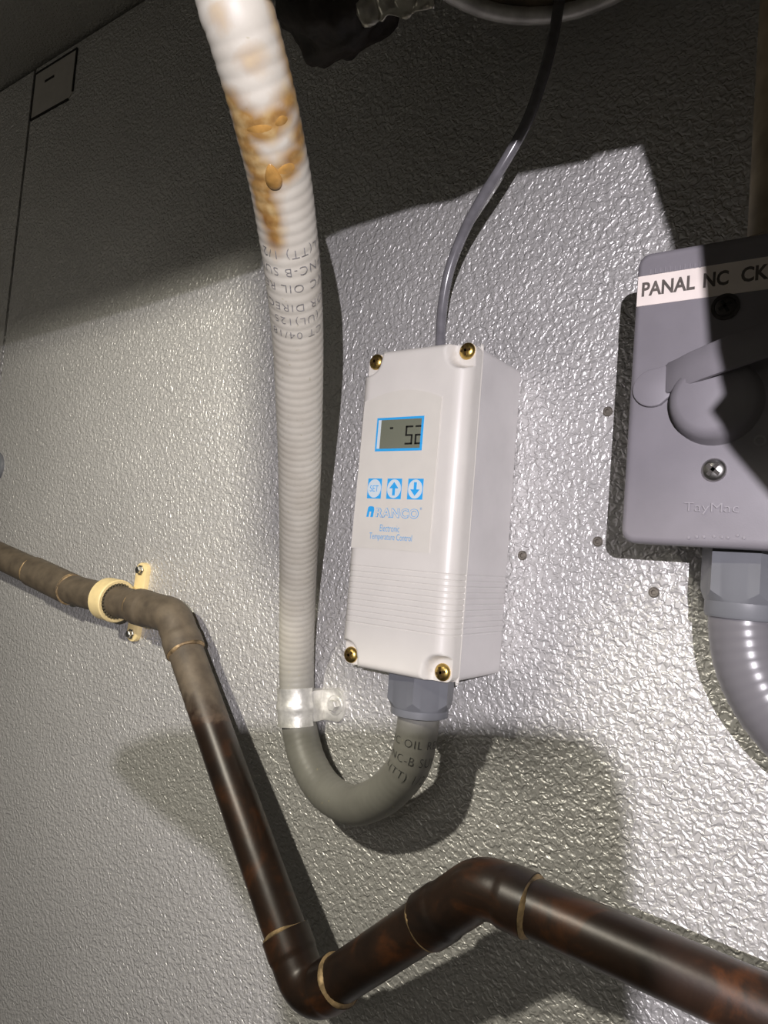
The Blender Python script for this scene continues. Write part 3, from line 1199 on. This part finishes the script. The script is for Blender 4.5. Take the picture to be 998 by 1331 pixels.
# ------------------------------------------------------------------ overhead things at the top of the photograph
# round drip pan, seen from below
pc = np.array([.1113, -.100, .350])
pan = thing('drip_pan', 'round dull metal pan overhead with a rolled rim', 'pan', tuple(pc))
u_t = unit(np.array([-.10, .12, 1.]))
PR = .072
obj('dish', *lathe([(0, .012), (PR * .5, .010), (PR * .85, .004), (PR - .002, 0), (PR, .001), (PR, .004), (PR * .85, .008), (0, .016)], pc, u_t, 56), M['pan_rust'], pan, sharp=50)
obj('rim', *lathe([(PR + .0044 * math.cos(a), .0044 * math.sin(a)) for a in lin(0, 2 * math.pi, 10)], pc, u_t, 56, closed=True), M['pan'], pan)
obj('hanger', *tube([pc + u_t * .012, np.array([pc[0], pc[1], CEIL + .003])], .004, 12), M['pan'], pan)

# lumpy black foam end
fc = at(442, -8, -.075)
fm = thing('pipe_insulation', 'lumpy black foam insulation on a pipe end overhead', 'insulation', tuple(fc))
V, F = [], []
nu, nv = 48, 30
for j in range(nv + 1):
    for k in range(nu):
        th_ = math.pi * j / nv
        ph = 2 * math.pi * k / nu
        d = np.array([math.sin(th_) * math.cos(ph), math.sin(th_) * math.sin(ph), math.cos(th_)])
        r = 1 + .22 * noise.noise(Vector(d * 1.6 + 3.1)) + .08 * noise.noise(Vector(d * 5.))
        V.append(fc + d * r * np.array([.036, .030, .033]))
for j in range(nv):
    for k in range(nu):
        F.append((j * nu + k, j * nu + (k + 1) % nu, (j + 1) * nu + (k + 1) % nu, (j + 1) * nu + k))
obj('foam_lump', V, F, M['foam'], fm, sharp=80)
obj('foam_sleeve', *tube(smooth_path([fc, fc + [.015, -.005, .04], fc + [.02, -.005, .09], (fc[0] + .02, fc[1] - .005, CEIL + .003)], .006),
                         lambda i, a: .027 + .0025 * noise.noise(Vector((i * .35, math.cos(a), math.sin(a)))), 28), M['foam'], fm, sharp=80)
V, F = [], []
fa, fb = at(476, 16, -.105), at(566, -6, -.105)
m = 26
for i in range(m + 1):
    t = i / m
    p = fa + (fb - fa) * t
    for k in range(7):
        q = k / 6
        nz = noise.noise(Vector((t * 6, q * 2.5, 1.7)))
        V.append(p + np.array([.002 * nz, -.004 * math.sin(q * 3.1) + .004 * nz, (q - .35) * .018 + .003 * noise.noise(Vector((t * 8, q, 9.)))]))
for i in range(m):
    for k in range(6):
        a = i * 7 + k
        F.append((a, a + 1, a + 8, a + 7))
fo = obj('foil_wrap', V, F, M['foil'], fm, sharp=80)
sol = fo.modifiers.new('thickness', 'SOLIDIFY')
sol.thickness = .0012

# ------------------------------------------------------------------ small things on the wall
for i, (px, py, lab_) in enumerate(((790, 535, 'small screw head in the wall beside the tether of the outlet cover'), (777, 704, 'small screw head in the wall beside the lower corner of the outlet cover'),
                                    (850, 770, 'small screw head in the wall below the outlet cover'), (679, 722, 'small screw head in the wall beside the controller box'))):
    w = at(px, py, 0)
    s_ = obj('wall_screw', *lathe([(.0026, .002), (.0026, -.0004), (.0020, -.0010), (.0012, -.0010), (.0010, -.0003), (0, -.0003)], w, (0, 1, 0), 18), M['rust_screw'], origin=w)
    tag(s_, lab_, 'screw', 'small screws in the wall')
w = at(-4, 607, 0)
pl = obj('wall_plug', *lathe([(0, .001), (.0150, .001), (.0150, -.002), (.0135, -.0035), (.0110, -.0040), (0, -.0040)], w, (0, 1, 0), 40), M['grey_pvc'], origin=w)
tag(pl, 'round grey plastic plug on the wall left of the conduit', 'plug')

# sticker under the ceiling
sx0, sx1 = SEAM + .003, at(97, 98, 0)[0]
sz1, sz0 = CEIL - .006, at(70, 140, 0)[2]
st = thing('wall_sticker', 'small rectangular sticker in the corner under the ceiling', 'sticker', (sx0, 0, sz0))
obj('paper', *prism([(sx0, sz0), (sx1 - .006, sz0), (sx1, sz0 + .006), (sx1, sz1), (sx0, sz1)], (0, .0002, 0), (0, -1, 0), .0008), M['sticker'], st, smooth=False)
bw_ = .0011
fr_ = [box(sx0, sx1 - .006, -.0010, 0, sz0 - bw_, sz0 + bw_), box(sx0 - bw_, sx0 + bw_, -.0010, 0, sz0, sz1), box(sx1 - bw_, sx1 + bw_, -.0010, 0, sz0 + .006, sz1), box(sx0, sx1, -.0010, 0, sz1 - bw_, sz1 + bw_)]
obj('border', *join(*fr_), M['dark_gap'], st, smooth=False)
obj('print_bar', *box(sx0 + .022, sx0 + .040, -.0009, 0, sz0 + .034, sz0 + .0365), M['dark_gap'], st, smooth=False)

# ------------------------------------------------------------------ added unseen sheet, outline cut to shape the lamps' shadows on the wall
BY = -.42


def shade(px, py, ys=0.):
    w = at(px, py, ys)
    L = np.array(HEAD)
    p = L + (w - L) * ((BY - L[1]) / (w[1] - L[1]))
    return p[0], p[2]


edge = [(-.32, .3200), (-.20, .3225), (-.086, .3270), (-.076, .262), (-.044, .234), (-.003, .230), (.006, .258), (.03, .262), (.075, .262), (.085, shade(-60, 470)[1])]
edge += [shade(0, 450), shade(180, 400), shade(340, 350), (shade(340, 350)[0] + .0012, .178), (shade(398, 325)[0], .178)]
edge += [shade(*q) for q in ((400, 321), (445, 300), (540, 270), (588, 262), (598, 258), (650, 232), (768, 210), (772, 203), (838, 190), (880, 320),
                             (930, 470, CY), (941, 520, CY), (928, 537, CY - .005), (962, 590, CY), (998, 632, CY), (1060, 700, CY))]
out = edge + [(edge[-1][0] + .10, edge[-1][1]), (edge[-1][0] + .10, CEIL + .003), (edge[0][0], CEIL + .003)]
hs = thing('shadow_blocker', 'added unseen sheet metal housing hung from the ceiling above the conduit', 'blocker', (.1, BY, CEIL))
obj('blocker_sheet', *prism(out, (0, BY, 0), (0, -1, 0), .002), M['blocker'], hs, smooth=False)
obj('blocker_flange', *box(edge[0][0], edge[-1][0] + .10, BY - .03, BY, CEIL, CEIL + .003), M['blocker'], hs, smooth=False)

# head torch behind the lens: cup round the bulb plus an added shadow-casting plate
VY = -.53
ht = thing('head_torch', 'black head torch with an added shadow-shaping visor', 'head torch', HEAD)


def on_gobo(px, py):
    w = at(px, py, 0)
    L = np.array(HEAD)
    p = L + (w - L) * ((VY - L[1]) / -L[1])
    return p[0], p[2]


vis = [on_gobo(*q) for q in ((832, 1400), (824, 1180), (822, 1090), (816, 1035), (802, 990), (778, 962), (740, 948), (640, 942), (450, 942), (300, 943), (215, 950), (168, 968), (155, 995),
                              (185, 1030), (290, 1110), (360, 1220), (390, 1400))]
obj('gobo', *prism(vis, (0, VY, 0), (0, -1, 0), .0012), M['torch_plastic'], ht, smooth=False)
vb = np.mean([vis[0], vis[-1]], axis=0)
obj('gobo_arm', *tube([(vb[0], VY - .0006, vb[1] + .001), (vb[0], VY - .004, vb[1] - .010), (HEAD[0] - .002, HEAD[1] + .001, HEAD[2] - .027), (HEAD[0], HEAD[1] - .012, HEAD[2] - .021)], .0018, 10), M['torch_plastic'], ht)
obj('torch_cup', *lathe([(.020, -.004), (.024, -.004), (.024, -.030), (.018, -.042), (0, -.042), (0, -.036), (.016, -.034)], HEAD, (0, 1, 0), 36, closed=False), M['torch_plastic'], ht)
